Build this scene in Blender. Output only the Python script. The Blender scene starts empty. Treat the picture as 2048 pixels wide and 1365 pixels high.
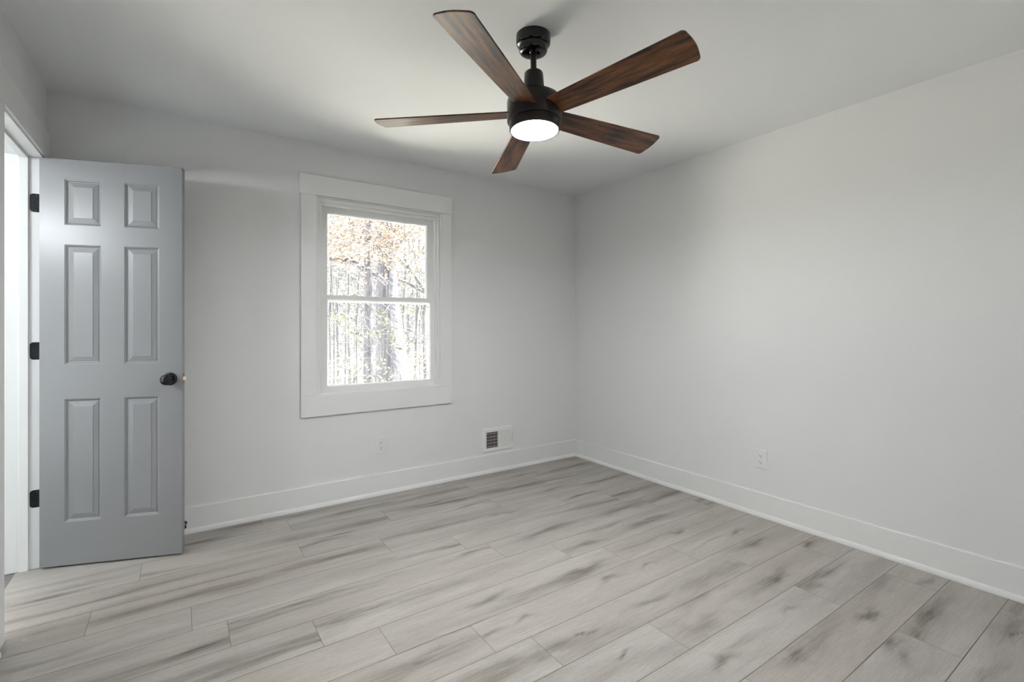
import bpy, math, random
import numpy as np
from mathutils import Vector, Matrix

C = bpy.context.scene.collection
R = math.radians

# ------------------------------------------------------------------ camera
CAM_H = 1.215
YAW = 34.45
cam_data = bpy.data.cameras.new('camera')
cam = bpy.data.objects.new('camera', cam_data)
C.objects.link(cam)
cam_data.sensor_fit = 'HORIZONTAL'
cam_data.sensor_width = 36.0
cam_data.lens = 36.0 * 968.0 / 2048.0
cam_data.shift_y = -29.5 / 2048.0
cam_data.clip_start = 0.02
cam.location = (0, 0, CAM_H)
cam.rotation_euler = (R(90), 0, R(-YAW))
bpy.context.scene.camera = cam

# ------------------------------------------------------------------ colour management, sky, lights
vs = bpy.context.scene.view_settings
vs.view_transform = 'Standard'
vs.look = 'None'
vs.gamma = 1.0
vs.use_curve_mapping = False
vs.exposure = 0.90

world = bpy.data.worlds.new('overcast_sky')
bpy.context.scene.world = world
world.use_nodes = True
wn = world.node_tree
wn.nodes['Background'].inputs[0].default_value = (0.95, 0.98, 1.0, 1)
wn.nodes['Background'].inputs[1].default_value = 1.75

sun_l = bpy.data.lights.new('sun', 'SUN')
sun_l.energy = 46.0
sun_l.angle = R(0.6)
sun_l.color = (1.0, 0.99, 0.97)
sun = bpy.data.objects.new('sun', sun_l)
C.objects.link(sun)
sun.location = (8, 8, 12)
sun.rotation_euler = Vector((-0.34, 0.0, -1.0)).to_track_quat('-Z', 'Y').to_euler()   # along the house wall, onto the yard

FAN_EMIT = 160.0
HALL_POWER = 5.0
hall_l = bpy.data.lights.new('hall_daylight', 'AREA')
hall_l.shape = 'RECTANGLE'
hall_l.size, hall_l.size_y = 0.8, 1.5
hall_l.energy = HALL_POWER
hall_l.color = (0.85, 0.95, 1.0)
hl = bpy.data.objects.new('hall_daylight', hall_l)
C.objects.link(hl)
hl.location = (-1.84, 2.15, 0.95)
hl.rotation_euler = (R(90), 0, R(-90))          # faces +x, into the doorway
# the hall's own wall lamp, just above door-head height
lamp_l = bpy.data.lights.new('hall_lamp', 'AREA')
lamp_l.shape = 'RECTANGLE'
lamp_l.size, lamp_l.size_y = 0.65, 0.12
lamp_l.energy = 12.0
lamp_l.color = (0.90, 0.96, 1.0)
hlamp = bpy.data.objects.new('hall_lamp', lamp_l)
C.objects.link(hlamp)
hlamp.location = (-1.84, 2.13, 1.94)
hlamp.rotation_euler = (R(90), 0, R(-90))

# ------------------------------------------------------------------ dimensions
XR, XL, YB, YF, HC = 3.069, -0.569, 3.424, -0.20, 2.44
WT = 0.136                                         # wall thickness

# ------------------------------------------------------------------ materials
def mat(name, col, rough=0.5, spec=0.5, metal=0.0, bump=None, coat=0.0, var=None):
    m = bpy.data.materials.new(name)
    m.use_nodes = True
    nt = m.node_tree
    b = nt.nodes['Principled BSDF']
    b.inputs['Base Color'].default_value = (*col, 1)
    b.inputs['Roughness'].default_value = rough
    b.inputs['Specular IOR Level'].default_value = spec
    b.inputs['Metallic'].default_value = metal
    b.inputs['Coat Weight'].default_value = coat
    tc = None
    if bump or var:
        tc = nt.nodes.new('ShaderNodeTexCoord')
    if bump:
        sc, st, dist = bump
        nz = nt.nodes.new('ShaderNodeTexNoise')
        nz.inputs['Scale'].default_value = sc
        nz.inputs['Detail'].default_value = 4
        bp = nt.nodes.new('ShaderNodeBump')
        bp.inputs['Strength'].default_value = st
        bp.inputs['Distance'].default_value = dist
        nt.links.new(tc.outputs['Object'], nz.inputs['Vector'])
        nt.links.new(nz.outputs['Fac'], bp.inputs['Height'])
        nt.links.new(bp.outputs['Normal'], b.inputs['Normal'])
    if var:
        sc, c2, stretch = var
        mp = nt.nodes.new('ShaderNodeMapping')
        mp.inputs['Scale'].default_value = stretch
        nz = nt.nodes.new('ShaderNodeTexNoise')
        nz.inputs['Scale'].default_value = sc
        nz.inputs['Detail'].default_value = 6
        rp = nt.nodes.new('ShaderNodeValToRGB')
        rp.color_ramp.elements[0].position = 0.35
        rp.color_ramp.elements[0].color = (*col, 1)
        rp.color_ramp.elements[1].position = 0.65
        rp.color_ramp.elements[1].color = (*c2, 1)
        nt.links.new(tc.outputs['Object'], mp.inputs['Vector'])
        nt.links.new(mp.outputs['Vector'], nz.inputs['Vector'])
        nt.links.new(nz.outputs['Fac'], rp.inputs['Fac'])
        nt.links.new(rp.outputs['Color'], b.inputs['Base Color'])
    return m

WALL = mat('wall_paint', (0.798, 0.802, 0.806), 0.6, 0.3, bump=(260, 0.05, 0.002))
CEIL = mat('ceiling_paint', (0.84, 0.855, 0.862), 0.9, 0.2, bump=(200, 0.06, 0.002))
TRIM = mat('trim_paint', (0.83, 0.835, 0.83), 0.38, 0.4, bump=(30, 0.03, 0.001))
VINYL = mat('window_vinyl', (0.83, 0.835, 0.83), 0.35, 0.4, bump=(40, 0.02, 0.001))
DOORP = mat('door_paint', (0.262, 0.264, 0.270), 0.30, 0.5, bump=(60, 0.05, 0.001))
BRONZE = mat('dark_bronze', (0.018, 0.014, 0.012), 0.32, 0.5, 0.3, bump=(300, 0.03, 0.0005))
BLACK = mat('glossy_black', (0.006, 0.006, 0.007), 0.12, 0.6, 0.2, bump=(200, 0.01, 0.0005))
HINGE = mat('hinge_black', (0.02, 0.022, 0.025), 0.35, 0.5, 0.5, bump=(150, 0.05, 0.0005))
BRASS = mat('aged_brass', (0.35, 0.20, 0.10), 0.35, 0.5, 0.9, bump=(200, 0.03, 0.0005))
RUBBER = mat('black_rubber', (0.012, 0.011, 0.011), 0.6, 0.4, bump=(200, 0.05, 0.0005))
PLASTIC = mat('white_plastic', (0.80, 0.80, 0.79), 0.35, 0.5, bump=(50, 0.01, 0.0005))
SLOT = mat('slot_dark', (0.03, 0.028, 0.026), 0.6, 0.3, bump=(50, 0.01, 0.0005))
DUCT_SHADE = mat('duct_shade', (0.022, 0.015, 0.011), 0.7, 0.3, bump=(50, 0.1, 0.002))  # near-black brown: the shade inside the duct put into the colour
DAMPER = mat('damper_steel', (0.42, 0.34, 0.29), 0.5, 0.4, 0.0, bump=(60, 0.05, 0.001))
REG = mat('register_white', (0.82, 0.82, 0.81), 0.4, 0.4, bump=(60, 0.02, 0.001))
HALLF = mat('hall_floor', (0.16, 0.16, 0.155), 0.55, 0.3, var=(6, (0.22, 0.215, 0.21), (1, 6, 1)))
GROOVE = mat('plank_groove', (0.22, 0.165, 0.115), 0.8, 0.2, bump=(60, 0.05, 0.001))
CHIP = mat('splinter_wood', (0.62, 0.53, 0.38), 0.7, 0.3, bump=(400, 0.2, 0.001))
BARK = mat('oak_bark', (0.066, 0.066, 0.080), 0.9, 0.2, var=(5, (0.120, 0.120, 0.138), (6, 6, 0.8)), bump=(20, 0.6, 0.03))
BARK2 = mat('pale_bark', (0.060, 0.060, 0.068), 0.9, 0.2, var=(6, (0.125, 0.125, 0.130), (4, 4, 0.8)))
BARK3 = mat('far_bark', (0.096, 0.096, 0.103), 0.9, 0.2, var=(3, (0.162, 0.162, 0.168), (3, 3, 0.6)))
LEAF_O = mat('russet_leaf', (0.123, 0.089, 0.070), 0.6, 0.3, var=(3, (0.230, 0.197, 0.164), (1, 1, 1)))
LEAF_G = mat('yellow_green_leaf', (0.093, 0.102, 0.064), 0.6, 0.3, var=(3, (0.187, 0.191, 0.136), (1, 1, 1)))
LEAF_P = mat('pale_leaf', (0.075, 0.083, 0.068), 0.6, 0.3, var=(3, (0.150, 0.158, 0.135), (1, 1, 1)))
GROUND = mat('leaf_litter', (0.55, 0.51, 0.44), 0.95, 0.1, var=(1.5, (0.75, 0.73, 0.66), (1, 1, 1)), bump=(8, 0.4, 0.05))
TWIG = mat('bare_twig', (0.052, 0.052, 0.057), 0.9, 0.2, var=(3, (0.135, 0.135, 0.138), (1, 1, 1)))

def glass_mat():
    m = bpy.data.materials.new('window_glass')
    m.use_nodes = True
    nt = m.node_tree
    nt.nodes.clear()
    o = nt.nodes.new('ShaderNodeOutputMaterial')
    t = nt.nodes.new('ShaderNodeBsdfTransparent')
    t.inputs[0].default_value = (0.975, 0.985, 0.98, 1)
    g = nt.nodes.new('ShaderNodeBsdfGlossy')
    g.inputs['Roughness'].default_value = 0.02
    f = nt.nodes.new('ShaderNodeFresnel')
    f.inputs['IOR'].default_value = 1.25
    x = nt.nodes.new('ShaderNodeMixShader')
    nt.links.new(f.outputs[0], x.inputs[0])
    nt.links.new(t.outputs[0], x.inputs[1])
    nt.links.new(g.outputs[0], x.inputs[2])
    nt.links.new(x.outputs[0], o.inputs[0])
    return m
GLASS = glass_mat()

def emit_mat():
    m = bpy.data.materials.new('lit_diffuser')
    m.use_nodes = True
    nt = m.node_tree
    b = nt.nodes['Principled BSDF']
    b.inputs['Base Color'].default_value = (0.9, 0.9, 0.88, 1)
    b.inputs['Emission Color'].default_value = (0.975, 0.99, 1.0, 1)
    b.inputs['Emission Strength'].default_value = FAN_EMIT
    return m
DIFFUSER = emit_mat()

def blade_mat():
    m = bpy.data.materials.new('walnut_blade')
    m.use_nodes = True
    nt = m.node_tree
    b = nt.nodes['Principled BSDF']
    b.inputs['Roughness'].default_value = 0.36
    b.inputs['Specular IOR Level'].default_value = 0.5
    tc = nt.nodes.new('ShaderNodeTexCoord')
    oi = nt.nodes.new('ShaderNodeObjectInfo')
    add = nt.nodes.new('ShaderNodeVectorMath'); add.operation = 'ADD'
    sc = nt.nodes.new('ShaderNodeVectorMath'); sc.operation = 'SCALE'
    sc.inputs[0].default_value = (7.0, 3.0, 1.0)
    nt.links.new(oi.outputs['Random'], sc.inputs['Scale'])
    nt.links.new(tc.outputs['Object'], add.inputs[0])
    nt.links.new(sc.outputs[0], add.inputs[1])
    def grain(scale, stretch, detail):
        mp = nt.nodes.new('ShaderNodeMapping')
        mp.inputs['Scale'].default_value = stretch
        nz = nt.nodes.new('ShaderNodeTexNoise')
        nz.inputs['Scale'].default_value = scale
        nz.inputs['Detail'].default_value = detail
        nt.links.new(add.outputs[0], mp.inputs['Vector'])
        nt.links.new(mp.outputs['Vector'], nz.inputs['Vector'])
        return nz
    a = grain(9, (0.7, 5, 1), 5)
    d = grain(60, (1.2, 9, 1), 3)
    rp = nt.nodes.new('ShaderNodeValToRGB')
    e = rp.color_ramp.elements
    e[0].position = 0.36; e[0].color = (0.022, 0.010, 0.006, 1)
    e[1].position = 0.66; e[1].color = (0.24, 0.095, 0.030, 1)
    k = e.new(0.5); k.color = (0.13, 0.048, 0.016, 1)
    nt.links.new(a.outputs['Fac'], rp.inputs['Fac'])
    mx = nt.nodes.new('ShaderNodeMix'); mx.data_type = 'RGBA'; mx.blend_type = 'MULTIPLY'
    mx.inputs[0].default_value = 0.7
    rp2 = nt.nodes.new('ShaderNodeValToRGB')
    rp2.color_ramp.elements[0].position = 0.35; rp2.color_ramp.elements[0].color = (0.45, 0.42, 0.4, 1)
    rp2.color_ramp.elements[1].position = 0.62
    nt.links.new(d.outputs['Fac'], rp2.inputs['Fac'])
    nt.links.new(rp.outputs['Color'], mx.inputs[6])
    nt.links.new(rp2.outputs['Color'], mx.inputs[7])
    nt.links.new(mx.outputs[2], b.inputs['Base Color'])
    return m
BLADE = blade_mat()

def plank_mat():
    m = bpy.data.materials.new('grey_oak_plank')
    m.use_nodes = True
    nt = m.node_tree
    L = nt.links.new
    b = nt.nodes['Principled BSDF']
    b.inputs['Roughness'].default_value = 0.48
    b.inputs['Specular IOR Level'].default_value = 0.35
    at = nt.nodes.new('ShaderNodeAttribute'); at.attribute_name = 'plank'
    sp = nt.nodes.new('ShaderNodeSeparateColor')
    L(at.outputs['Color'], sp.inputs[0])
    tc = nt.nodes.new('ShaderNodeTexCoord')
    off = nt.nodes.new('ShaderNodeVectorMath'); off.operation = 'SCALE'
    off.inputs[0].default_value = (37.0, 11.0, 23.0)
    L(sp.outputs[1], off.inputs['Scale'])
    add = nt.nodes.new('ShaderNodeVectorMath'); add.operation = 'ADD'
    L(tc.outputs['Object'], add.inputs[0]); L(off.outputs[0], add.inputs[1])
    def noise(stretch, scale, detail, rough=0.5, dist=0.0):
        mp = nt.nodes.new('ShaderNodeMapping'); mp.inputs['Scale'].default_value = stretch
        nz = nt.nodes.new('ShaderNodeTexNoise')
        nz.inputs['Scale'].default_value = scale
        nz.inputs['Detail'].default_value = detail
        nz.inputs['Roughness'].default_value = rough
        nz.inputs['Distortion'].default_value = dist
        L(add.outputs[0], mp.inputs['Vector']); L(mp.outputs[0], nz.inputs['Vector'])
        return nz
    def mth(op, x, y):
        n = nt.nodes.new('ShaderNodeMath'); n.operation = op
        for i, v in enumerate((x, y)):
            if isinstance(v, (int, float)): n.inputs[i].default_value = v
            else: L(v, n.inputs[i])
        return n.outputs[0]
    def ramp(v, p0, p1, c0=(0, 0, 0), c1=(1, 1, 1)):
        r = nt.nodes.new('ShaderNodeValToRGB')
        r.color_ramp.elements[0].position = p0; r.color_ramp.elements[0].color = (*c0, 1)
        r.color_ramp.elements[1].position = p1; r.color_ramp.elements[1].color = (*c1, 1)
        L(v, r.inputs[0]); return r.outputs[0]
    def mix(f, a, c, mode='MIX'):
        n = nt.nodes.new('ShaderNodeMix'); n.data_type = 'RGBA'; n.blend_type = mode
        if isinstance(f, (int, float)): n.inputs[0].default_value = f
        else: L(f, n.inputs[0])
        for i, v in ((6, a), (7, c)):
            if isinstance(v, tuple): n.inputs[i].default_value = (*v, 1)
            else: L(v, n.inputs[i])
        return n.outputs[2]
    broad = noise((0.9, 6.0, 1), 1.6, 3, 0.5, 0.4)       # soft long bands of grain
    fine = noise((2.5, 40.0, 1), 4.0, 4, 0.6)             # thin streaks
    pore = noise((8.0, 90.0, 1), 6.0, 2, 0.6)
    wav = noise((1.3, 15.0, 1), 3.0, 6, 0.65, 0.6)
    base = mix(ramp(broad.outputs['Fac'], 0.3, 0.72), (0.375, 0.350, 0.325), (0.535, 0.512, 0.485))
    base = mix(mth('MULTIPLY', sp.outputs[2], 0.5), base, (0.47, 0.43, 0.385))   # some boards warmer
    stain = mth('MULTIPLY', sp.outputs[0], mth('ADD', mth('MULTIPLY', mth('SUBTRACT', wav.outputs['Fac'], 0.5), 3.2), 1.0))
    stain = mth('ADD', stain, mth('MULTIPLY', mth('SUBTRACT', ramp(wav.outputs['Fac'], 0.56, 0.8), 0.0), 0.20))
    base = mix(ramp(stain, 0.0, 1.0), base, (0.118, 0.096, 0.078))
    base = mix(0.55, base, ramp(fine.outputs['Fac'], 0.3, 0.62, (0.78, 0.77, 0.76), (1, 1, 1)), 'MULTIPLY')
    base = mix(0.6, base, ramp(pore.outputs['Fac'], 0.36, 0.5, (0.80, 0.79, 0.78), (1, 1, 1)), 'MULTIPLY')
    L(base, b.inputs['Base Color'])
    bp = nt.nodes.new('ShaderNodeBump'); bp.inputs['Strength'].default_value = 0.08; bp.inputs['Distance'].default_value = 0.001
    L(fine.outputs['Fac'], bp.inputs['Height']); L(bp.outputs[0], b.inputs['Normal'])
    return m
PLANK = plank_mat()

# ------------------------------------------------------------------ mesh helpers
class MB:
    def __init__(self):
        self.v, self.f = [], []
    def add(self, vs, fs, M=None):
        n = len(self.v)
        for p in vs:
            p = Vector(p)
            self.v.append(tuple(M @ p if M else p))
        self.f += [tuple(i + n for i in f) for f in fs]
        return self
    def box(self, x0, x1, y0, y1, z0, z1, M=None):
        vs = [(x, y, z) for x in (x0, x1) for y in (y0, y1) for z in (z0, z1)]
        fs = [(0, 1, 3, 2), (4, 6, 7, 5), (0, 4, 5, 1), (2, 3, 7, 6), (0, 2, 6, 4), (1, 5, 7, 3)]
        return self.add(vs, fs, M)
    def lathe(self, prof, n=48, M=None, caps=True):
        vs, fs = [], []
        for r, z in prof:
            for k in range(n):
                a = 2 * math.pi * k / n
                vs.append((r * math.cos(a), r * math.sin(a), z))
        m = len(prof)
        for i in range(m - 1):
            for k in range(n):
                k2 = (k + 1) % n
                fs.append((i * n + k, i * n + k2, (i + 1) * n + k2, (i + 1) * n + k))
        if caps:
            fs.append(tuple(range(n - 1, -1, -1)))
            fs.append(tuple(range((m - 1) * n, m * n)))
        return self.add(vs, fs, M)
    def prism(self, poly, z0, z1, M=None):
        n = len(poly)
        vs = [(x, y, z0) for x, y in poly] + [(x, y, z1) for x, y in poly]
        fs = [tuple(range(n - 1, -1, -1)), tuple(range(n, 2 * n))]
        fs += [(i, (i + 1) % n, n + (i + 1) % n, n + i) for i in range(n)]
        return self.add(vs, fs, M)
    def rings(self, loops):
        """nested rectangles (x0,x1,z0,z1,y): quads between successive loops, last one capped"""
        vs, fs = [], []
        for (x0, x1, z0, z1, y) in loops:
            vs += [(x0, y, z0), (x1, y, z0), (x1, y, z1), (x0, y, z1)]
        for i in range(len(loops) - 1):
            for k in range(4):
                fs.append((4 * i + k, 4 * i + (k + 1) % 4, 4 * i + 4 + (k + 1) % 4, 4 * i + 4 + k))
        return vs, fs
    def frame(self, x0, x1, z0, z1, w, y0, y1):
        """rectangular ring of width w (or (left,right,bottom,top)), from depth y0 to y1"""
        l, r, b, t = w if isinstance(w, tuple) else (w, w, w, w)
        o = [(x0, z0), (x1, z0), (x1, z1), (x0, z1)]
        i = [(x0 + l, z0 + b), (x1 - r, z0 + b), (x1 - r, z1 - t), (x0 + l, z1 - t)]
        vs = [(x, y0, z) for x, z in o] + [(x, y0, z) for x, z in i] + [(x, y1, z) for x, z in o] + [(x, y1, z) for x, z in i]
        fs = []
        for k in range(4):
            j = (k + 1) % 4
            fs += [(k, j, 4 + j, 4 + k), (8 + j, 8 + k, 12 + k, 12 + j), (j, k, 8 + k, 8 + j), (4 + k, 4 + j, 12 + j, 12 + k)]
        return self.add(vs, fs)
    def tube(self, pts, rad, n=8, caps=True):
        pts = [Vector(p) for p in pts]
        vs, fs = [], []
        up = Vector((0.3, 0.2, 1)).normalized()
        for i, p in enumerate(pts):
            t = (pts[min(i + 1, len(pts) - 1)] - pts[max(i - 1, 0)]).normalized()
            a = t.cross(up if abs(t.dot(up)) < 0.95 else Vector((1, 0, 0))).normalized()
            b = t.cross(a)
            r = rad[i] if isinstance(rad, (list, tuple)) else rad
            for k in range(n):
                q = 2 * math.pi * k / n
                vs.append(p + r * (math.cos(q) * a + math.sin(q) * b))
        for i in range(len(pts) - 1):
            for k in range(n):
                k2 = (k + 1) % n
                fs.append((i * n + k, i * n + k2, (i + 1) * n + k2, (i + 1) * n + k))
        if caps:
            fs.append(tuple(range(n - 1, -1, -1)))
            fs.append(tuple(range((len(pts) - 1) * n, len(pts) * n)))
        return self.add(vs, fs)
    def build(self, name, m, parent=None, smooth=False, bevel=0.0, segs=2, angle=40):
        me = bpy.data.meshes.new(name)
        me.from_pydata(self.v, [], self.f)
        me.validate()
        import bmesh
        bm = bmesh.new(); bm.from_mesh(me)
        bmesh.ops.recalc_face_normals(bm, faces=bm.faces)
        bm.to_mesh(me); bm.free()
        me.materials.append(m)
        o = bpy.data.objects.new(name, me)
        C.objects.link(o)
        if parent: o.parent = parent
        if smooth:
            for p in me.polygons: p.use_smooth = True
            me.set_sharp_from_angle(angle=R(angle))
        if bevel:
            b = o.modifiers.new('edge', 'BEVEL')
            b.width = bevel; b.segments = segs; b.limit_method = 'ANGLE'; b.angle_limit = R(50)
        return o

def tag(o, label=None, cat=None, group=None, kind=None):
    if label: o['label'] = label
    if cat: o['category'] = cat
    if group: o['group'] = group
    if kind: o['kind'] = kind
    return o

def empty(name, loc=(0, 0, 0), rot=(0, 0, 0), parent=None):
    o = bpy.data.objects.new(name, None)
    o.empty_display_size = 0.1
    C.objects.link(o)
    o.location = loc; o.rotation_euler = rot
    if parent: o.parent = parent
    return o

def copy_tree(o, parent=None):
    c = o.copy(); C.objects.link(c)
    c.parent = parent
    for ch in list(o.children): copy_tree(ch, c)
    return c

def wall_with_hole(mb, axis, p0, p1, a0, a1, z0, z1, hole):
    """wall slab spanning a0..a1 along the other axis, thickness p0..p1, with one rectangular hole"""
    h0, h1, hz0, hz1 = hole
    def bx(u0, u1, w0, w1):
        if u1 - u0 < 1e-6 or w1 - w0 < 1e-6: return
        if axis == 'y': mb.box(u0, u1, p0, p1, w0, w1)
        else: mb.box(p0, p1, u0, u1, w0, w1)
    bx(a0, h0, z0, z1); bx(h1, a1, z0, z1); bx(h0, h1, z0, hz0); bx(h0, h1, hz1, z1)

# ------------------------------------------------------------------ room shell
JY0, JY1 = 2.648, 3.348             # doorway between the jambs
DOOR_TOP = 2.062
WX0, WX1, WZ0, WZ1 = 0.752, 1.670, 0.750, 2.090   # window opening in the back wall

m = MB(); wall_with_hole(m, 'y', YB, YB + WT, XL - WT, XR + WT, -0.05, HC, (WX0, WX1, WZ0, WZ1))
tag(m.build('wall_back', WALL), 'white painted wall holding the window', 'wall', kind='structure')
m = MB().box(XR, XR + WT, YF - WT, YB, -0.05, HC)
tag(m.build('wall_right', WALL), 'long plain white wall with a single outlet low down', 'wall', kind='structure')
m = MB(); wall_with_hole(m, 'x', XL - WT, XL, YF - WT, YB, -0.05, HC, (JY0 - 0.018, JY1 + 0.018, -0.05, DOOR_TOP + 0.018))
tag(m.build('wall_left', WALL), 'white wall with the doorway behind the open grey door', 'wall', kind='structure')
m = MB().box(XL - WT, XR + WT, YF - WT, YF, -0.05, HC)
tag(m.build('wall_front', WALL), 'white wall behind the viewer facing the window wall', 'wall', kind='structure')
m = MB().box(-2.05, XR + WT, YF - WT, 4.6, HC, HC + 0.06)
tag(m.build('ceiling', CEIL), 'smooth white ceiling carrying the fan', 'ceiling', kind='structure')

# ------------------------------------------------------------------ plank floor
def ray(px, py):
    s, c = math.sin(R(YAW)), math.cos(R(YAW))
    q = (px - 1024.0) / 968.0
    return (s + q * c, c - q * s, (653.0 - py) / 968.0)
def floor_at(px, py):
    d = ray(px, py); t = -CAM_H / d[2]
    return d[0] * t, d[1] * t

PITCH, Y0, PLEN = 0.1985, 0.526, 1.25
JOINT = {-1: 0.41, 0: 1.11, 1: 0.36, 2: 1.12, 3: 0.33, 4: 1.13, 5: 0.97, 6: 0.66, 7: 0.45, 8: 0.16, 9: 0.04,
         10: 0.94, 11: 0.54, 12: 1.09, 13: 0.55, 14: 0.42, -2: 0.9, -3: 0.2, -4: 0.6, -5: 0.1}
# grain marks of the boards: where (seen on the floor), half length, half width, depth of tone
MARKS = [(217,1195,.30,.018,.6),(107,1260,.25,.018,.35),(400,1190,.35,.035,.6),(62,1330,.12,.015,.5),(375,1305,.35,.035,.6),(420,1288,.12,.012,.5),
 (375,1092,.2,.02,.6),(425,1162,.3,.02,.4),(300,1150,.12,.02,.35),(475,1247,.15,.012,.45),(475,1325,.3,.03,.4),(687,1112,.30,.035,.65),(724,1100,.12,.02,.4),
 (624,1090,.15,.015,.7),(740,1045,.4,.03,.6),(612,1072,.3,.04,.45),(850,1061,.2,.028,.6),(907,1091,.2,.018,.65),(824,1110,.25,.03,.4),(950,1105,.12,.015,.55),
 (575,1217,.15,.014,.65),(640,1198,.2,.02,.4),(540,1237,.3,.025,.45),(657,1247,.10,.015,.55),(724,1222,.25,.045,.45),(837,1190,.3,.045,.38),(594,1285,.15,.02,.6),
 (550,1312,.25,.03,.55),(974,1200,.08,.02,.55),(837,1330,.2,.045,.5),(924,1292,.2,.035,.4),(974,1355,.2,.05,.5),(982,1270,.06,.015,.35),(782,1155,.1,.012,.28),
 (1099,1061,.2,.032,.65),(1174,1090,.12,.022,.45),(1204,1055,.12,.018,.45),(1299,1045,.2,.032,.55),(1354,1064,.05,.02,.6),(1294,1082,.15,.008,.4),(1474,1064,.06,.018,.6),
 (1420,1084,.15,.008,.35),(1166,1140,.12,.03,.65),(1124,1160,.25,.035,.5),(1221,1157,.05,.018,.6),(1296,1130,.04,.01,.5),(1051,1237,.04,.01,.6),(1296,1205,.1,.015,.5),
 (1436,1150,.2,.035,.5),(1474,1131,.06,.03,.5),(1499,1087,.12,.035,.55),(1411,1190,.12,.025,.45),(1171,1267,.05,.007,1.0),(1124,1292,.15,.025,.55),(1199,1275,.12,.04,.3),
 (1246,1309,.035,.007,.8),(1399,1252,.1,.045,.4),(1449,1321,.05,.022,.7),(1486,1290,.15,.02,.3),(1049,1320,.15,.05,.45),(1531,1165,.15,.035,.5),
 (1548,1155,.1,.03,.65),(1618,1092,.08,.025,.65),(1648,1150,.15,.022,.65),(1618,1172,.06,.035,.5),(1733,1230,.06,.03,.8),(1761,1165,.12,.04,.35),(1848,1165,.08,.02,.4),
 (1861,1235,.2,.035,.65),(1836,1270,.06,.03,.65),(1588,1310,.08,.035,.65),(1636,1272,.2,.045,.45),(1786,1290,.05,.03,.55),(1811,1315,.05,.02,.45),(2033,1270,.05,.01,.9),
 (2023,1252,.15,.05,.45),(1578,1220,.04,.014,.5),(1986,1347,.1,.02,.45),(1140,935,.25,.03,.6),(1042,952,.12,.02,.55),(1032,975,.3,.035,.7),(1107,960,.2,.025,.5),
 (1205,960,.2,.022,.65),(1100,980,.1,.018,.55),(1165,991,.15,.018,.65),(1000,1029,.08,.02,.65),(1238,988,.15,.016,.75),(1270,980,.25,.035,.5),(1220,1001,.25,.025,.7),
 (1170,1012,.3,.03,.5),(1238,1020,.2,.04,.65),(1340,990,.25,.035,.65),(1315,1035,.1,.022,.65),(1280,1052,.15,.02,.45),(895,1005,.25,.025,.65),(878,987,.3,.03,.6),
 (940,1012,.15,.016,.55),(895,1050,.2,.02,.45),(720,1020,.25,.028,.6),(857,1007,.2,.022,.55),(760,1037,.2,.02,.6),(675,1072,.12,.014,.55),(482,1072,.15,.012,.35),(585,1032,.3,.025,.45),
 (450,1040,.35,.03,.4),(800,995,.3,.025,.4),(1350,950,.1,.02,.3),(1140,918,.2,.02,.4)]

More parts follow.
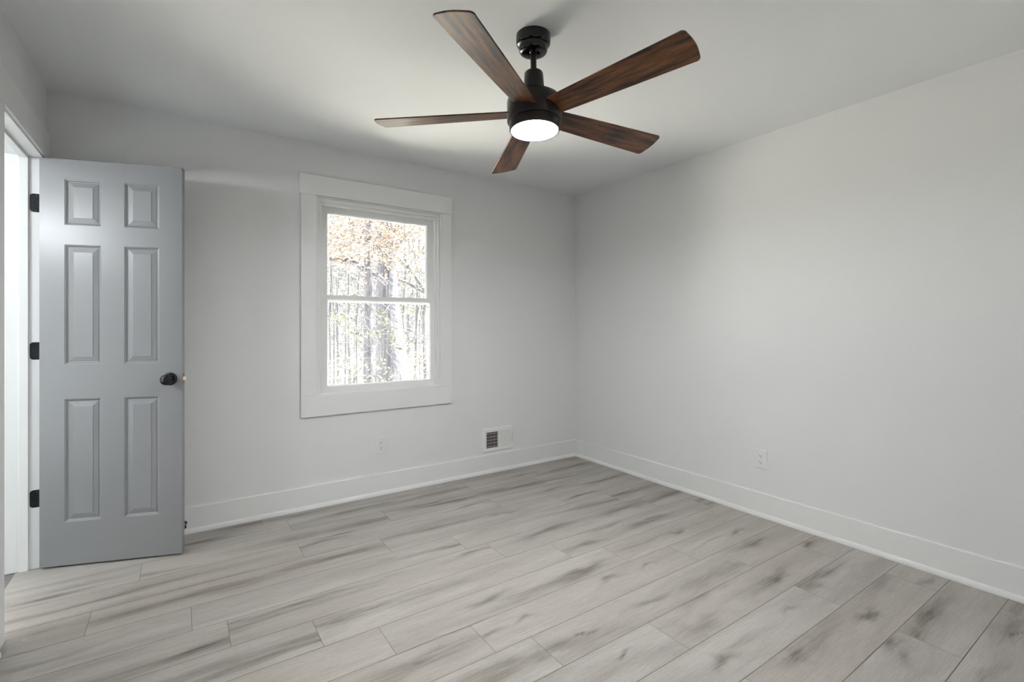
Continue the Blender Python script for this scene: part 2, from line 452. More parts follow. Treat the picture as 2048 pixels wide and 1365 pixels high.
def build_floor():
    rng = random.Random(5)
    planks = []
    x_min, x_max = XL - 0.099, XR
    for k in range(-5, 16):
        y0, y1 = Y0 + PITCH * k, Y0 + PITCH * (k + 1)
        y0, y1 = max(y0, YF), min(y1, YB)
        if y1 - y0 < 0.01: continue
        j0 = JOINT.get(k, 0.3)
        xs = [x_min] + sorted(j0 + PLEN * i for i in range(-3, 5) if x_min + 0.02 < j0 + PLEN * i < x_max - 0.02) + [x_max]
        for a, b in zip(xs[:-1], xs[1:]): planks.append((a, b, y0, y1))
    marks = [(*floor_at(px, py), hl_, hw, s) for px, py, hl_, hw, s in MARKS]
    V, F, A = [], [], []
    n = 0
    G, GE = 0.0013, 0.0009
    for (a, b, y0, y1) in planks:
        if a > -0.5 or True:
            rid, tone = rng.random(), rng.random() ** 2
            nx, ny = max(2, int((b - a) / 0.022)), 26
            lim = XL - 0.003
            X, Y = np.meshgrid(np.linspace(a + GE, b - GE, nx), np.linspace(y0 + G, y1 - G, ny), indexing='ij')
            S = np.zeros_like(X)
            for (mx, my, hl_, hw, s) in marks:
                if a <= mx <= b and y0 <= my <= y1:
                    t = (X - mx) / (hl_ * 1.3)
                    w = 0.8 * hw * (0.75 + 0.5 * np.sin(3.1 * t + mx * 9) ** 2)
                    cy_ = my + 0.012 * np.sin(2.2 * t + my * 20)
                    S = np.maximum(S, s * np.exp(-np.abs(t) ** 1.8) * np.exp(-((Y - cy_) / (w * 1.15)) ** 2))
            # a soft streak of its own on boards that have none listed
            if S.max() < 0.05:
                for _ in range(2):
                    mx, my = rng.uniform(a, b), rng.uniform(y0 + .03, y1 - .03)
                    S = np.maximum(S, 0.42 * np.exp(-((X - mx) / 0.22) ** 2) * np.exp(-((Y - my) / 0.028) ** 2))
            V.append(np.stack([X, Y, np.zeros_like(X)], -1).reshape(-1, 3))
            A.append(np.stack([S, np.full_like(S, rid), np.full_like(S, tone), np.ones_like(S)], -1).reshape(-1, 4))
            I = np.arange(nx * ny).reshape(nx, ny) + n
            F.append(np.stack([I[:-1, :-1], I[1:, :-1], I[1:, 1:], I[:-1, 1:]], -1).reshape(-1, 4))
            n += nx * ny
    V = np.concatenate(V); A = np.concatenate(A); F = np.concatenate(F)
    # drop quads inside the wall mass (beside the doorway)
    cx = V[F].mean(1)
    keep = (cx[:, 0] > XL - 0.002) | ((cx[:, 1] > JY0) & (cx[:, 1] < JY1))
    F = F[keep]
    base = len(V)
    sub = MB().box(XL - 0.099, XR, YF, YB, -0.03, -0.0018)
    Vall = np.concatenate([V, np.array(sub.v)])
    faces = [tuple(map(int, f)) for f in F] + [tuple(i + base for i in f) for f in sub.f]
    me = bpy.data.meshes.new('floor')
    me.from_pydata([tuple(map(float, p)) for p in Vall], [], faces)
    at = me.color_attributes.new('plank', 'FLOAT_COLOR', 'POINT')
    full = np.zeros((len(Vall), 4), np.float32); full[:, 3] = 1
    full[:base] = A
    at.data.foreach_set('color', full.reshape(-1))
    me.materials.append(PLANK); me.materials.append(GROOVE)
    mi = np.zeros(len(faces), np.int32); mi[len(F):] = 1
    me.polygons.foreach_set('material_index', mi)
    me.update()
    o = bpy.data.objects.new('floor', me); C.objects.link(o)
    return tag(o, 'grey oak-look plank floor with dark grain streaks', 'floor', kind='structure')
build_floor()

# ------------------------------------------------------------------ baseboards with shoe moulding
def baseboard(name, pts, label):
    """profile swept along a straight run; pts = (start, end, inward normal)"""
    (ax, ay), (bx, by), (nx, ny) = pts
    prof = [(0, 0), (0.027, 0), (0.027, 0.010), (0.0235, 0.020), (0.016, 0.026), (0.0145, 0.027), (0.0145, 0.148), (0.0125, 0.1515), (0, 0.1515)]
    vs, fs = [], []
    n = len(prof)
    for (x, y) in ((ax, ay), (bx, by)):
        for d, z in prof: vs.append((x + nx * d, y + ny * d, z))
    fs = [(i, (i + 1) % n, n + (i + 1) % n, n + i) for i in range(n)] + [tuple(range(n)), tuple(range(2 * n - 1, n - 1, -1))]
    return tag(MB().add(vs, fs).build(name, TRIM), label, 'baseboard', kind='structure')
baseboard('baseboard_back', ((XL, YB), (XR, YB), (0, -1)), 'white baseboard along the window wall')
baseboard('baseboard_right', ((XR, YF), (XR, YB - 0.0), (-1, 0)), 'white baseboard along the long plain wall')
baseboard('baseboard_front', ((XL, YF), (XR, YF), (0, 1)), 'white baseboard behind the viewer')
baseboard('baseboard_left', ((XL, YF), (XL, 2.53), (1, 0)), 'white baseboard on the wall before the doorway')

# ------------------------------------------------------------------ hall beyond the doorway
HX = -1.95
MB().box(HX, XL - 0.099, 0.8, 4.5, -0.03, -0.003).build('floor_hall', HALLF)
tag(bpy.data.objects['floor_hall'], 'darker grey floor of the hall past the threshold', 'floor', kind='structure')
m = MB().box(HX - 0.1, HX, 0.8, 4.5, -0.03, HC); m.box(HX, XL - WT, 4.5, 4.6, -0.03, HC); m.box(HX, XL - WT, 0.7, 0.8, -0.03, HC)
tag(m.build('wall_hall', WALL), 'white hall wall beyond the doorway', 'wall', kind='structure')

# door lining and casings
fr = empty('trim_1', (XL, JY1, 0))
tag(fr, 'white door jamb and flat casing around the open doorway', 'door frame', kind='structure')
def rel(o, root):
    o.parent = root
    o.matrix_parent_inverse = Matrix.Translation(-root.location)
    return o
x0j, x1j = XL - WT - 0.001, XL + 0.002
rel(MB().box(x0j, x1j, JY1, JY1 + 0.018, 0, DOOR_TOP).build('jamb', TRIM, bevel=0.0015), fr)
rel(MB().box(x0j, x1j, JY0 - 0.018, JY0, 0, DOOR_TOP).build('jamb', TRIM, bevel=0.0015), fr)
rel(MB().box(x0j, x1j, JY0 - 0.018, JY1 + 0.018, DOOR_TOP, DOOR_TOP + 0.018).build('head_jamb', TRIM, bevel=0.0015), fr)
xs0, xs1 = XL - 0.086, XL - 0.052
st = MB().box(xs0, xs1, JY1 - 0.012, JY1, 0, DOOR_TOP).box(xs0, xs1, JY0, JY0 + 0.012, 0, DOOR_TOP).box(xs0, xs1, JY0 + 0.012, JY1 - 0.012, DOOR_TOP - 0.012, DOOR_TOP)
rel(st.build('door_stop_strip', TRIM, bevel=0.002), fr)
CT = 0.012
rel(MB().box(XL, XL + CT, JY1 + 0.006, YB - 0.001, 0, DOOR_TOP + 0.008).build('side_casing', TRIM, bevel=0.0015), fr)
rel(MB().box(XL, XL + CT, JY0 - 0.10, JY0 - 0.006, 0, DOOR_TOP + 0.008).build('side_casing', TRIM, bevel=0.0015), fr)
rel(MB().box(XL, XL + CT + 0.002, JY0 - 0.112, YB - 0.001, DOOR_TOP + 0.008, DOOR_TOP + 0.145).build('head_casing', TRIM, bevel=0.0015), fr)
hc = MB().box(x0j - 0.012, x0j, JY1 + 0.006, JY1 + 0.09, 0, DOOR_TOP + 0.09).box(x0j - 0.012, x0j, JY0 - 0.09, JY0 - 0.006, 0, DOOR_TOP + 0.09).box(x0j - 0.012, x0j, JY0 - 0.006, JY1 + 0.006, DOOR_TOP + 0.006, DOOR_TOP + 0.09)
rel(hc.build('hall_casing', TRIM, bevel=0.0015), fr)

# ------------------------------------------------------------------ door leaf (six raised panels)
DW, DZ0, DZ1, DT = 0.622, 0.011, 2.056, 0.035
door = empty('door_1', (-0.5770, 3.3165, 0), (0, 0, math.atan2(-0.212, 0.594)))
tag(door, 'grey six-panel door standing open with a black knob', 'door', kind='structure')
COLS = [(0.104, 0.260), (0.361, 0.517)]
ROWS = [(0.228, 0.848), (1.022, 1.627), (1.726, 1.957)]
def door_slab():
    mb = MB()
    for y, sgn in ((0.0, 1), (DT, -1)):
        xs = [0, COLS[0][0], COLS[0][1], COLS[1][0], COLS[1][1], DW]
        zs = [DZ0, ROWS[0][0], ROWS[0][1], ROWS[1][0], ROWS[1][1], ROWS[2][0], ROWS[2][1], DZ1]
        for i in range(5):
            for j in range(7):
                if i in (1, 3) and j in (1, 3, 5):
                    a, b, c, d = xs[i], xs[i + 1], zs[j], zs[j + 1]
                    lp = []
                    for ins, dep in ((0, 0), (0.002, 0.0025), (0.0045, 0.003), (0.0075, 0.0065), (0.0105, 0.0095), (0.0125, 0.0100), (0.015, 0.0100)):
                        lp.append((a + ins, b - ins, c + ins, d - ins, y + sgn * dep))
                    mb.add(*mb.rings(lp))
                    q = lp[-1]
                    mb.add([(q[0], q[4], q[2]), (q[1], q[4], q[2]), (q[1], q[4], q[3]), (q[0], q[4], q[3])], [(0, 1, 2, 3)])
                else:
                    mb.add([(xs[i], y, zs[j]), (xs[i + 1], y, zs[j]), (xs[i + 1], y, zs[j + 1]), (xs[i], y, zs[j + 1])], [(0, 1, 2, 3)])
    mb.add([(0, 0, DZ0), (0, DT, DZ0), (0, DT, DZ1), (0, 0, DZ1)], [(0, 1, 2, 3)])
    e = DW
    mb.add([(e, 0, DZ0), (e, DT, DZ0), (e, DT, DZ1), (e, 0, DZ1)], [(0, 1, 2, 3)])
    mb.add([(0, 0, DZ1), (e, 0, DZ1), (e, DT, DZ1), (0, DT, DZ1)], [(0, 1, 2, 3)])
    mb.add([(0, 0, DZ0), (e, 0, DZ0), (e, DT, DZ0), (0, DT, DZ0)], [(0, 1, 2, 3)])
    return mb
door_slab().build('door_slab', DOORP, door)
for (c0, c1) in COLS:
    for (r0, r1) in ROWS:
        mb = MB()
        for y, sgn in ((0.0, 1), (DT, -1)):
            lp = []
            for ins, dep in ((0.0135, 0.0102), (0.0150, 0.0085), (0.036, 0.0040), (0.0365, 0.0026), (0.0375, 0.0022)):
                lp.append((c0 + ins, c1 - ins, r0 + ins, r1 - ins, y + sgn * dep))
            mb.add(*mb.rings(lp))
            q = lp[-1]
            mb.add([(q[0], q[4], q[2]), (q[1], q[4], q[2]), (q[1], q[4], q[3]), (q[0], q[4], q[3])], [(0, 1, 2, 3)])
        mb.build('raised_panel', DOORP, door)
# knob: rosette, neck and flattened ball on each face
KX, KZ = 0.567, 0.937
def knob(side):
    M = Matrix.Translation((KX, 0 if side < 0 else DT, KZ)) @ (Matrix.Rotation(R(90), 4, 'X') if side < 0 else Matrix.Rotation(R(-90), 4, 'X'))
    ros = MB().lathe([(0.0335, 0.0), (0.0335, 0.003), (0.031, 0.0065), (0.024, 0.009), (0.0135, 0.010)], 48, M).build('rosette', BLACK, None, True)
    kb = MB().lathe([(0.012, 0.008), (0.0115, 0.022), (0.013, 0.028), (0.020, 0.033), (0.0262, 0.040), (0.0282, 0.047), (0.0272, 0.054), (0.022, 0.060), (0.013, 0.0635), (0.004, 0.0645)], 48, M).build('door_knob', BLACK, door, True, angle=60)
    ros.parent = kb
    tag(kb, 'glossy black round door knob')
knob(-1); knob(1)
lp = MB().box(DW, DW + 0.0012, 0.005, 0.030, KZ - 0.028, KZ + 0.028).build('latch_plate', BRASS, door)
tag(lp, 'dark bronze latch plate on the door edge')
MB().prism([(DW + 0.001, 0.011), (DW + 0.012, 0.021), (DW + 0.001, 0.024)], KZ - 0.009, KZ + 0.009).build('latch_bolt', PLASTIC, lp)
# hinges: leaf on the jamb, knuckle, screws
ang = door.rotation_euler.z
for z0, z1 in ((1.787, 1.879), (1.048, 1.135), (0.308, 0.395)):
    zc, hh = (z0 + z1) / 2, (z1 - z0) / 2
    poly = []
    w0, w1, rr = -0.617, -0.574, 0.014
    for cx_, cz_, a0 in ((w0 + rr, hh - rr, 90), (w0 + rr, -hh + rr, 180)):
        for k in range(7):
            a = R(a0 + 15 * k); poly.append((cx_ + rr * math.cos(a), cz_ + rr * math.sin(a)))
    poly += [(w1, -hh), (w1, hh)]
    M = Matrix.Translation((0, JY1, zc)) @ Matrix.Rotation(R(90), 4, 'X')
    inv = Matrix.LocRotScale(door.location, door.rotation_euler, None).inverted()
    hb = MB().prism(poly, 0.0, 0.0022, inv @ M)
    kx, ky = XL + CT + 0.0065, JY1 - 0.001
    hb.lathe([(0.0055, z0), (0.0055, z1), (0.004, z1 + 0.004), (0.001, z1 + 0.006)], 16, inv @ Matrix.Translation((kx, ky, 0)))
    ho = tag(hb.build('hinge', HINGE, door), 'black butt hinge on the door jamb')
    for sx, sz in ((w1 - 0.016, hh - 0.012), (w0 + 0.014, 0.0), (w1 - 0.016, -hh + 0.012)):
        Ms = inv @ Matrix.Translation((sx, JY1 - 0.0022, zc + sz)) @ Matrix.Rotation(R(90), 4, 'X')
        MB().lathe([(0.0042, 0.0), (0.0040, 0.0006), (0.002, 0.0008)], 16, Ms).build('screw', BLACK, ho)

# ------------------------------------------------------------------ window
win = empty('window_1', ((WX0 + WX1) / 2, YB, WZ0))
tag(win, 'white double-hung window with wide flat casing', 'window', kind='structure')
CF = YB - 0.020
def wp(mb, name, m_, parent=win, **k):
    o = mb.build(name, m_, None, **k)
    o.parent = parent
    # parts are modelled in world space
    if parent is win:
        o.matrix_parent_inverse = Matrix.Translation(win.location).inverted()
    return o
CM = dict(bevel=0.0018)
head = wp(MB().box(0.646, 1.768, CF - 0.002, YB, 2.092, 2.226), 'head_casing', TRIM, **CM)
wp(MB().box(0.656, WX0, CF, YB, 0.751, 2.0915), 'side_casing', TRIM, **CM)
wp(MB().box(WX1, 1.760, CF, YB, 0.751, 2.0915), 'side_casing', TRIM, **CM)
wp(MB().box(0.656, 1.760, CF, YB, 0.612, 0.7505), 'apron', TRIM, **CM)
# lining: extension jamb, then stepped vinyl frame
m = MB().frame(WX0, WX1, WZ0, WZ1, 0.007, YB - 0.018, YB + WT)
wp(m, 'jamb_liner', TRIM, bevel=0.002)
m = MB().frame(WX0 + 0.007, WX1 - 0.007, WZ0 + 0.003, WZ1 - 0.007, (0.022, 0.016, 0.010, 0.022), YB - 0.006, YB + 0.125)
m.frame(WX0 + 0.029, WX1 - 0.023, WZ0 + 0.012, WZ1 - 0.029, (0.016, 0.012, 0.008, 0.018), YB + 0.014, YB + 0.125)
wp(m, 'window_frame', VINYL, bevel=0.003)
def sash(name, x0, x1, z0, z1, g, yf, yb):
    gx0, gx1, gz0, gz1 = g
    mb = MB().frame(x0, x1, z0, z1, (gx0 - x0 - 0.006, x1 - gx1 - 0.006, gz0 - z0 - 0.006, z1 - gz1 - 0.006), yf, yb)
    s = wp(mb, name, VINYL, bevel=0.002)
    bead = MB()
    # sloped glazing bead
    a = (gx0 - 0.0065, gx1 + 0.0065, gz0 - 0.0065, gz1 + 0.0065, yf + 0.002)
    b = (gx0, gx1, gz0, gz1, yf + 0.012)
    c = (gx0, gx1, gz0, gz1, yb - 0.002)
    d = (gx0 - 0.0065, gx1 + 0.0065, gz0 - 0.0065, gz1 + 0.0065, yb - 0.002)
    bead.add(*bead.rings([a, b, c, d]))
    wp(bead, 'glazing_bead', VINYL, s)
    ym = (yf + yb) / 2 + 0.004
    wp(MB().box(gx0 - 0.004, gx1 + 0.004, ym, ym + 0.004, gz0 - 0.004, gz1 + 0.004), 'window_pane', GLASS, s)
    return s
up = sash('upper_sash', 0.796, 1.637, 1.385, 2.046, (0.845, 1.580, 1.420, 1.994), YB + 0.060, YB + 0.090)
lo = sash('lower_sash', 0.796, 1.637, 0.762, 1.430, (0.839, 1.598, 0.806, 1.393), YB + 0.028, YB + 0.058)
for lx in (1.017, 1.432):
    mb = MB().box(lx - 0.026, lx + 0.026, YB + 0.034, YB + 0.050, 1.430, 1.434)
    mb.lathe([(0.011, 1.434), (0.010, 1.440), (0.004, 1.442)], 20, Matrix.Translation((lx, YB + 0.042, 0)))
    mb.box(lx, lx + 0.024, YB + 0.037, YB + 0.044, 1.434, 1.438)
    wp(mb, 'sash_lock', VINYL, lo)

# ------------------------------------------------------------------ ceiling fan
PIV = Vector((1.229, 1.633, 2.385))
fan = empty('ceiling_fan', (PIV.x, PIV.y, HC))
tag(fan, 'dark bronze ceiling fan with five walnut blades and a lit lamp', 'ceiling fan')
can = MB().lathe([(0.0725, 0.0), (0.0725, -0.030), (0.070, -0.038), (0.064, -0.042), (0.060, -0.044), (0.060, -0.062), (0.056, -0.070), (0.046, -0.074), (0.030, -0.0745), (0.026, -0.070), (0.024, -0.060)], 64)
can.build('canopy', BLACK, fan, True, angle=50)
# everything below hangs a little out of plumb from the ball joint
axis = Vector((0.0155, 0.0482, 1)).normalized()
hang = Vector((0, 0, 1)).rotation_difference(axis).to_matrix().to_4x4()
H0 = Matrix.Translation(PIV - Vector(fan.location)) @ hang        # local z=0 at the ball joint
def fp(mb, name, m_, parent=fan, **k):
    o = mb.build(name, m_, parent, **k)
    return o
fp(MB().lathe([(0.004, 0.021), (0.013, 0.017), (0.020, 0.008), (0.0215, 0), (0.020, -0.010), (0.0135, -0.018)], 32, H0), 'hanger_ball', BLACK, smooth=True, angle=60)
fp(MB().lathe([(0.0128, -0.014), (0.0128, -0.150)], 32, H0), 'down_rod', BRONZE, smooth=True)
fp(MB().lathe([(0.020, -0.101), (0.036, -0.103), (0.0395, -0.108), (0.0415, -0.14), (0.047, -0.205)], 48, H0), 'coupling_cover', BRONZE, smooth=True, angle=50)
fp(MB().lathe([(0.040, -0.2035), (0.075, -0.206), (0.098, -0.2105), (0.109, -0.218), (0.1145, -0.230), (0.1145, -0.312), (0.112, -0.3165), (0.104, -0.318)], 72, H0), 'motor_housing', BRONZE, smooth=True, angle=50)
ring = fp(MB().lathe([(0.1055, -0.317), (0.1055, -0.350), (0.1035, -0.354), (0.0985, -0.354), (0.0975, -0.350), (0.0975, -0.340), (0.02, -0.339)], 72, H0), 'light_ring', BRONZE, smooth=True, angle=50)
dif = fp(MB().lathe([(0.0972, -0.3415), (0.0972, -0.3515), (0.095, -0.3535), (0.06, -0.3545), (0.02, -0.355)], 72, H0), 'light_diffuser', DIFFUSER, smooth=True, angle=70)
tag(dif, 'round glowing white diffuser')
BZ = -0.278
def blade():
    r0, r1 = 0.088, 0.672
    w0, w1 = 0.098, 0.1455
    lead, trail = [], []
    n = 22
    for i in range(n + 1):
        t = i / n
        r = r0 + (r1 - r0) * t
        w = w0 + (w1 - w0) * (t ** 0.85)
        lead.append((r, w / 2)); trail.append((r, -w / 2))
    # rounded tip corners and a slightly bowed end
    def tip():
        out = []
        h = w1 / 2; rc = 0.018
        for k in range(8):
            a = R(-90 + 90 * k / 7); out.append((r1 - rc + rc * math.cos(a), -h + rc + rc * math.sin(a)))
        for k in range(1, 8):
            y = -h + rc + (2 * h - 2 * rc) * k / 8
            out.append((r1 + 0.007 * math.sin(math.pi * k / 8), y))
        for k in range(8):
            a = R(90 * k / 7); out.append((r1 - rc + rc * math.cos(a), h - rc + rc * math.sin(a)))
        return out
    poly = [p for p in trail if p[0] < r1 - 0.02] + tip() + [p for p in reversed(lead) if p[0] < r1 - 0.02]
    return MB().prism(poly, -0.003, 0.003)
bl0 = blade().build('blade', BLADE, fan, bevel=0.0012)
for k in range(5):
    b = bl0
    if k:
        b = bl0.copy(); C.objects.link(b); b.parent = fan
    b.matrix_local = H0 @ Matrix.Rotation(R(-148.3 + 72 * k), 4, 'Z') @ Matrix.Translation((0, 0, BZ)) @ Matrix.Rotation(R(-13.3), 4, 'X')

# ------------------------------------------------------------------ wall outlets
def outlet(label):
    """built in the xz plane facing -y, origin at the plate's centre on the wall"""
    t = empty('wall_outlet')
    tag(t, label, 'outlet', 'duplex outlets on the walls')
    w, h = 0.040, 0.061
    lp = [(-w, w, -h, h, 0.0), (-w, w, -h, h, -0.003), (-w + 0.004, w - 0.004, -h + 0.004, h - 0.004, -0.0062)]
    mb = MB(); mb.add(*mb.rings(lp))
    q = lp[-1]; mb.add([(q[0], q[4], q[2]), (q[1], q[4], q[2]), (q[1], q[4], q[3]), (q[0], q[4], q[3])], [(0, 1, 2, 3)])
    mb.build('cover_plate', PLASTIC, t)
    for zc in (0.0195, -0.0195):
        poly = []
        for k in range(40):
            a = 2 * math.pi * k / 40
            poly.append((0.0172 * math.cos(a), max(-0.0138, min(0.0138, 0.0172 * math.sin(a)))))
        M = Matrix.Translation((0, -0.006, zc)) @ Matrix.Rotation(R(90), 4, 'X')
        rc = MB().prism(poly, 0, 0.0022, M).build('receptacle', PLASTIC, t)
        for sx, hh in ((-0.0063, 0.0045), (0.0063, 0.0036)):
            MB().box(sx - 0.0011, sx + 0.0011, -0.0084, -0.008, zc + 0.0035 - hh, zc + 0.0035 + hh).build('slot', SLOT, rc)
        MB().lathe([(0.0026, 0.0), (0.0026, 0.0005)], 16, Matrix.Translation((0, -0.008, zc - 0.0075)) @ Matrix.Rotation(R(90), 4, 'X')).build('ground_hole', SLOT, rc)
    MB().lathe([(0.0032, 0.0), (0.003, 0.0007), (0.001, 0.001)], 16, Matrix.Translation((0, -0.0062, 0)) @ Matrix.Rotation(R(90), 4, 'X')).build('plate_screw', PLASTIC, t)
    return t
o1 = outlet('white outlet below the window on the window wall')
o1.location = (1.199, YB, 0.353)
o2 = copy_tree(o1)
o2['label'] = 'white outlet low on the long plain wall'
o2.location = (XR, 1.652, 0.364)
o2.rotation_euler = (0, 0, R(-90))

# ------------------------------------------------------------------ wall register (vent)
reg = empty('wall_register', (2.207, YB, 0.2685))
tag(reg, 'white metal air register above the baseboard near the room corner', 'vent')
fw, fh, fd = 0.152, 0.099, 0.012
ox0, ox1, oz0, oz1 = -0.122, 0.126, -0.066, 0.066
mb = MB()
lp = [(-fw, fw, -fh, fh, 0.0), (-fw, fw, -fh, fh, -0.004), (-fw + 0.010, fw - 0.010, -fh + 0.010, fh - 0.010, -fd), (ox0, ox1, oz0, oz1, -fd), (ox0, ox1, oz0, oz1, -0.001)]
mb.add(*mb.rings(lp))
mb.box(-0.006, 0.012, -fd, -0.001, oz0, oz1)
mb.build('register_frame', REG, reg)
MB().box(ox0, ox1, -0.0015, -0.0006, oz0, oz1).build('duct_shade_plate', DUCT_SHADE, reg)  # no real opening: dark plate on the wall painted as the shaded duct
for i in range(5):
    z = oz0 + 0.012 + i * 0.0265
    MB().box(ox0, -0.006, -0.0045, -0.003, z - 0.002, z + 0.002).build('damper_blade', DAMPER, reg)
va = math.atan2(2.2, 3.4)
for i in range(9):
    x = ox0 + 0.0065 + i * 0.0130
    M = Matrix.Translation((x, -0.0075, 0)) @ Matrix.Rotation(-va, 4, 'Z')
    MB().box(-0.0009, 0.0009, -0.0038, 0.0038, oz0, oz1, M).build('louver', REG, reg)
    x = 0.012 + 0.0065 + i * 0.0127
    M = Matrix.Translation((x, -0.0075, 0)) @ Matrix.Rotation(va + 0.35, 4, 'Z')
    MB().box(-0.0012, 0.0012, -0.0075, 0.0055, oz0, oz1, M).build('louver', REG, reg)
mb = MB().box(0.1325, 0.1345, -fd - 0.0004, -fd + 0.001, -0.035, 0.035); 
mb.build('lever_slot', SLOT, reg)
MB().box(0.131, 0.137, -fd - 0.014, -fd, 0.008, 0.018).build('damper_lever', REG, reg)
for sx in (-0.14, 0.145):
    MB().lathe([(0.004, 0.0), (0.003, 0.0015), (0.001, 0.002)], 16, Matrix.Translation((sx, -fd + 0.0006, -0.03)) @ Matrix.Rotation(R(90), 4, 'X')).build('screw', REG, reg)

# ------------------------------------------------------------------ door stop on the baseboard
ds = empty('door_stop', (0.022, YB - 0.0145, 0.066))
tag(ds, 'small black and bronze door stop on the baseboard beside the open door', 'door stop')
Mx = Matrix.Rotation(R(90), 4, 'X')
MB().lathe([(0.0125, 0.0), (0.0125, 0.003), (0.009, 0.007), (0.006, 0.009)], 32, Mx).build('base_plate', BLACK, ds, True)
MB().lathe([(0.0055, 0.008), (0.005, 0.030), (0.005, 0.062)], 24, Mx).build('rod', BRASS, ds, True)
MB().lathe([(0.0085, 0.060), (0.0095, 0.064), (0.0095, 0.074), (0.007, 0.079), (0.003, 0.080)], 24, Mx).build('rubber_tip', RUBBER, ds, True)

# ------------------------------------------------------------------ splinters left on the floor
for (px, py, ln, a, lab) in ((797, 1113, .014, 20, 'tiny tan wood chip on the open floor below the window'),
                             (203, 1236, .016, 10, 'tiny pale wood chip on the floor in front of the door'),
                             (49, 1281, .013, 35, 'tiny brown wood chip on the floor nearest the doorway side'),
                             (13, 1211, .018, 50, 'tiny pale splinter on the floor just inside the doorway')):
    x, y = floor_at(px, py)
    mb = MB().add([(-ln / 2, -.002, 0), (ln / 2, -.001, 0), (ln * .4, .003, 0), (-ln * .35, .0025, 0), (-ln / 2, -.001, .002), (ln / 2, 0, .0025), (ln * .3, .002, .003), (-ln * .3, .0015, .0022)],
                  [(3, 2, 1, 0), (4, 5, 6, 7), (0, 1, 5, 4), (1, 2, 6, 5), (2, 3, 7, 6), (3, 0, 4, 7)])
    o = mb.build('wood_chip', CHIP)
    o.location = (x, y, 0.0002); o.rotation_euler = (0, 0, R(a))
    tag(o, lab, 'wood chip', 'wood chips on the floor')

# ------------------------------------------------------------------ woods outside the window
GZ = -0.75
gm = MB()
NX = 40
rg = random.Random(2)
hgt = [[GZ + 0.10 * math.sin(i * 0.7) * math.cos(j * 0.9) + rg.uniform(-.05, .05) for j in range(NX + 1)] for i in range(NX + 1)]
vs = [(-25 + 60 * i / NX, 3.9 + 45 * j / NX, hgt[i][j]) for i in range(NX + 1) for j in range(NX + 1)]
fs = [(i * (NX + 1) + j, (i + 1) * (NX + 1) + j, (i + 1) * (NX + 1) + j + 1, i * (NX + 1) + j + 1) for i in range(NX) for j in range(NX)]
tag(gm.add(vs, fs).build('ground', GROUND, None, True), 'pale leaf-strewn ground of the woods outside the window', 'ground', kind='structure')

def out(px, py, dist):
    """a place in the woods seen through the window, at that distance into the yard"""
    d = ray(px, py); t = dist
    return Vector((d[0] * t, d[1] * t, CAM_H + d[2] * t))

def leaves(rng, spots, per, spread, size):
    mb = MB()
    V, F = [], []
    n = 0
    for s in spots:
        for _ in range(per):
            c = s + Vector((rng.gauss(0, spread), rng.gauss(0, spread), rng.gauss(0, spread * .8)))
            a = Vector((rng.gauss(0, 1), rng.gauss(0, 1), rng.gauss(0, .6))).normalized()
            b = a.cross(Vector((rng.gauss(0, 1), rng.gauss(0, 1), rng.gauss(0, 1)))).normalized()
            nrm = a.cross(b)
            L_ = size * rng.uniform(.7, 1.3); W_ = L_ * .28
            V += [c - a * L_ / 2, c + b * W_ + nrm * W_ * .3, c + a * L_ / 2, c - b * W_ + nrm * W_ * .3]
            F += [(n, n + 1, n + 2), (n, n + 2, n + 3)]
            n += 4
    mb.v = [tuple(v) for v in V]; mb.f = F
    return mb
def twigs(rng, spots, per, ln, r):
    mb = MB()
    for s in spots:
        for _ in range(per):
            d = Vector((rng.gauss(0, 1), rng.gauss(0, .7), rng.gauss(0, .8))).normalized()
            p = s + Vector((rng.gauss(0, ln * .5), rng.gauss(0, ln * .5), rng.gauss(0, ln * .5)))
            k = Vector((rng.gauss(0, 1), rng.gauss(0, 1), rng.gauss(0, 1))) * ln * .12
            mb.tube([p - d * ln / 2, p + k, p + d * ln / 2], [r, r * .8, r * .4], 4, False)
    return mb
def ob(mb, name, m_, parent=None):
    me = bpy.data.meshes.new(name); me.from_pydata(mb.v, [], mb.f); me.materials.append(m_)
    o = bpy.data.objects.new(name, me); C.objects.link(o); o.parent = parent
    return o
def tree_root(name, p, label, group=None):
    t = empty(name, (p.x, p.y, GZ)); tag(t, label, 'tree', group); return t
def tp(mb, name, m_, t, smooth=True):
    o = mb.build(name, m_, t, smooth, angle=80)
    o.matrix_parent_inverse = Matrix.Translation(t.location).inverted()
    return o
def tl(mb, name, m_, t):
    o = ob(mb, name, m_, t)
    if name in ('twigs', 'branches', 'foliage'): o['kind'] = 'stuff'
    o.matrix_parent_inverse = Matrix.Translation(t.location).inverted(); return o

rng = random.Random(11)
# the big oak: wide flaring trunk, long limb to the left, russet crown hanging over the view
D1 = 7.2
p0 = out(787, 880, D1)
oak = tree_root('oak_tree', p0, 'broad grey tree with flaring trunk and russet leaves outside the window')
trunk = [out(790, 905, D1), out(788, 820, D1), out(786, 765, D1), out(781, 690, D1), out(777, 640, D1), out(773, 590, D1), out(774, 500, D1), out(777, 400, D1), out(775, 150, D1)]
px2m = D1 / 968.0
tp(MB().tube(trunk, [56 * px2m, 44 * px2m, 36 * px2m, 29 * px2m, 26 * px2m, 22 * px2m, 18 * px2m, 16 * px2m, 12 * px2m], 20), 'trunk', BARK, oak)
Dl = D1 - .35
limb = [out(778, 575, D1 - .05), out(758, 553, Dl), out(738, 544, Dl), (out(712, 531, Dl)), out(692, 524, Dl), out(668, 521, Dl), out(640, 512, Dl), out(600, 470, Dl)]
tp(MB().tube(limb, [.03, .04, .05, .055, .05, .045, .04, .02], 10), 'branch', BARK, oak)
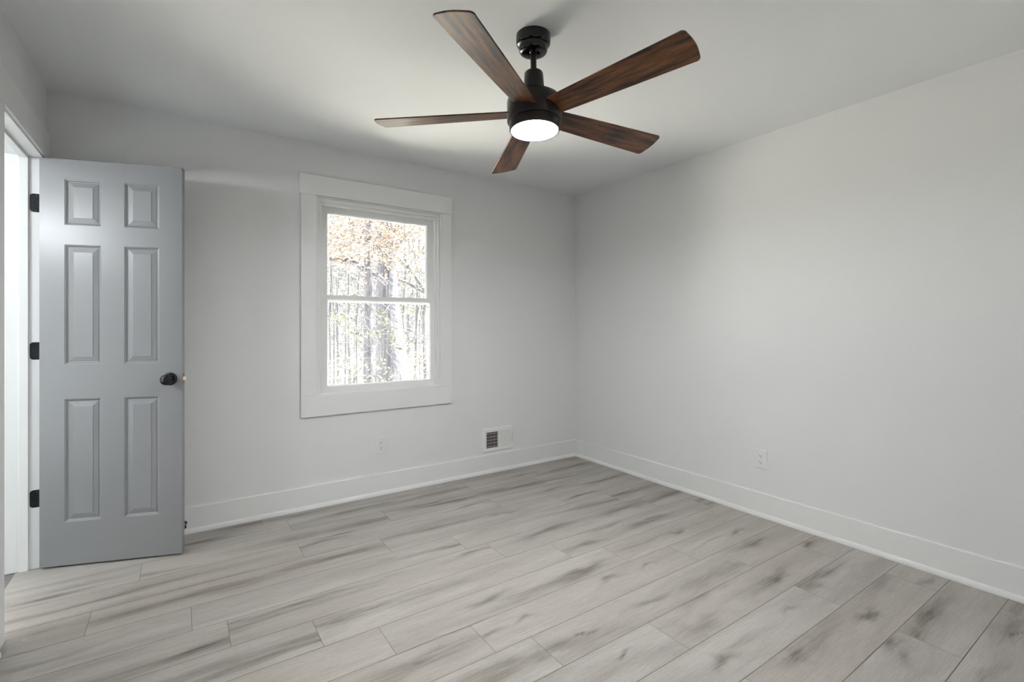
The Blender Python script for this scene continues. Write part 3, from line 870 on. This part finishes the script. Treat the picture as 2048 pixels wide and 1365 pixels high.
for pts, rr in (([(800, 520), (822, 540), (838, 565), (856, 592), (880, 640)], .036), ([(797, 560), (825, 573), (850, 588), (880, 600)], .016),
                ([(700, 525), (720, 480), (735, 440)], .015), ([(790, 500), (830, 450), (870, 420)], .02)):
    q = [out(a, b, D1 - .3) for a, b in pts]
    tp(MB().tube(q, [rr * (1 - .1 * i) for i in range(len(q))], 8), 'branch', BARK2, oak)
spots = [out(rng.uniform(640, 870), rng.uniform(415, 505), rng.uniform(5.2, 7.0)) for _ in range(46)]
spots += [out(rng.uniform(650, 860), rng.uniform(490, 530), rng.uniform(5.2, 7.0)) for _ in range(10)]
tl(leaves(rng, spots, 75, .15, .05), 'foliage', LEAF_O, oak)
tl(twigs(rng, spots[:40], 4, .5, .004), 'twigs', TWIG, oak)

# the straight dark trunk beside it
D2 = 6.6
pine = tree_root('pine_tree', out(737, 900, D2), 'straight furrowed tree trunk left of the broad grey tree')
pts = [(737, 905), (736, 765), (736, 690), (737, 600), (736, 520), (738, 440), (739, 200)]
tp(MB().tube([out(a, b, D2) for a, b in pts], [12.5 * D2 / 968, 10.5 * D2 / 968, 9.2 * D2 / 968, 9 * D2 / 968, 8.2 * D2 / 968, 8 * D2 / 968, 6 * D2 / 968], 16), 'trunk', BARK, pine)
sp_ = [out(a, b, D2 - .5) for a, b in ((680, 632), (690, 640), (672, 645), (757, 625), (770, 640), (776, 650), (768, 665), (790, 668), (745, 668), (728, 672), (715, 668), (705, 660), (795, 690), (788, 680), (800, 610), (820, 615))]
tl(leaves(rng, sp_, 10, .06, .065), 'foliage', LEAF_G, pine)
tl(twigs(rng, sp_, 5, .45, .004), 'twigs', TWIG, pine)

# saplings, each by itself
SAP = [(661, 9.5, 3, 'leftmost thin sapling close to the left edge of the window'), (668, 8.2, 2.2, 'second thin sapling from the left edge of the window'),
       (677, 10.5, 4, 'third sapling from the left edge of the window'), (690, 9.0, 2.6, 'fourth sapling from the left edge of the window'),
       (702, 10.2, 4.2, 'fifth sapling from the left edge of the window'), (714, 9.8, 3.2, 'sixth sapling from the left edge, nearest the furrowed trunk'),
       (812, 10.0, 4.5, 'first sapling to the right of the broad grey tree'), (829, 8.6, 3.4, 'second sapling to the right of the broad grey tree'),
       (840, 9.2, 1.8, 'thinnest sapling right of the broad grey tree'), (852, 8.0, 4.5, 'rightmost sapling beside the right window frame')]
for (px, dd, w, lab) in SAP:
    t = tree_root('sapling', out(px, 860, dd), lab, 'saplings outside the window')
    a, b, c = rng.uniform(-7, 7), rng.uniform(-7, 7), rng.uniform(-9, 9)
    q = [out(px, 900, dd), out(px + a * .4, 740, dd), out(px + a, 640, dd), out(px + b, 540, dd), out(px + b + c, 430, dd), out(px + c * 2, 250, dd)]
    r_ = 0.8 * w * dd / 968
    tp(MB().tube(q, [r_ * 1.1, r_, r_ * .95, r_ * .85, r_ * .7, r_ * .4], 8), 'trunk', BARK2, t)
    s_ = [out(px + rng.uniform(-20, 20), rng.uniform(460, 640), dd + rng.uniform(-.4, .4)) for _ in range(6)]
    for q2 in s_:
        base = q[3] if q2.z > q[3].z else q[2]
        tl(MB().tube([base, (base + q2) / 2 + Vector((0, 0, .1)), q2 + Vector((0, 0, .3))], [.012, .008, .003], 5, False), 'branch', TWIG, t)
    tl(leaves(rng, s_, 7, .12, .07), 'foliage', LEAF_P, t)

# far trees
for i in range(13):
    px = 640 + 245 * (i + rng.uniform(.0, 1.)) / 13
    dd = rng.uniform(14, 24)
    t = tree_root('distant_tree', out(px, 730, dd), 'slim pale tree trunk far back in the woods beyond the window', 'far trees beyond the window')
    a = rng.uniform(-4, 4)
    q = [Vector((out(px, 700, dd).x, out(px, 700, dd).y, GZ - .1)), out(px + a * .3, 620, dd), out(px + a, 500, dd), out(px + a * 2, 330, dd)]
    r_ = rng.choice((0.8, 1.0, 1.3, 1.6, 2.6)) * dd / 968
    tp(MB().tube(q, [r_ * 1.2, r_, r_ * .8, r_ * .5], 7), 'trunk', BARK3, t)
    s_ = [out(px + rng.uniform(-5, 5), rng.uniform(430, 640), dd) for _ in range(5)]
    tl(twigs(rng, s_, 6, .6, .010), 'branches', BARK3, t)

# low shrubs
for (px, py, dd, n_, m_, lab) in ((670, 720, 8.5, 16, LEAF_P, 'pale green shrub low at the left of the window view'), (700, 700, 10.5, 16, LEAF_P, 'pale shrub between the saplings and the furrowed trunk'),
                                  (848, 720, 7.6, 14, LEAF_O, 'russet shrub at the lower right of the window view'), (760, 745, 6.3, 7, LEAF_G, 'small yellow-green shrub at the foot of the two big trunks')):
    b = out(px, py + 60, dd); b.z = GZ
    t = empty('shrub', b); tag(t, lab, 'shrub', 'shrubs outside the window')
    s_ = [out(px + rng.uniform(-26, 26), py + rng.uniform(-22, 40), dd + rng.uniform(-.4, .4)) for _ in range(n_)]
    for q2 in s_: tl(MB().tube([b, (b + q2) / 2 + Vector((rng.uniform(-.1, .1), 0, 0)), q2], [.010, .007, .003], 5, False), 'stem', TWIG, t)
    tl(leaves(rng, s_, 20, .16, .05), 'foliage', m_, t)
# tangle of twigs and brush further in: nobody could count it
s_ = [out(rng.uniform(640, 880), rng.uniform(450, 780), rng.uniform(11.6, 13.6)) for _ in range(600)]
bb = twigs(rng, s_, 7, .7, .0055)
tag(ob(bb, 'brushwood', TWIG), 'tangle of bare twigs filling the woods beyond the window', 'brush', kind='stuff')
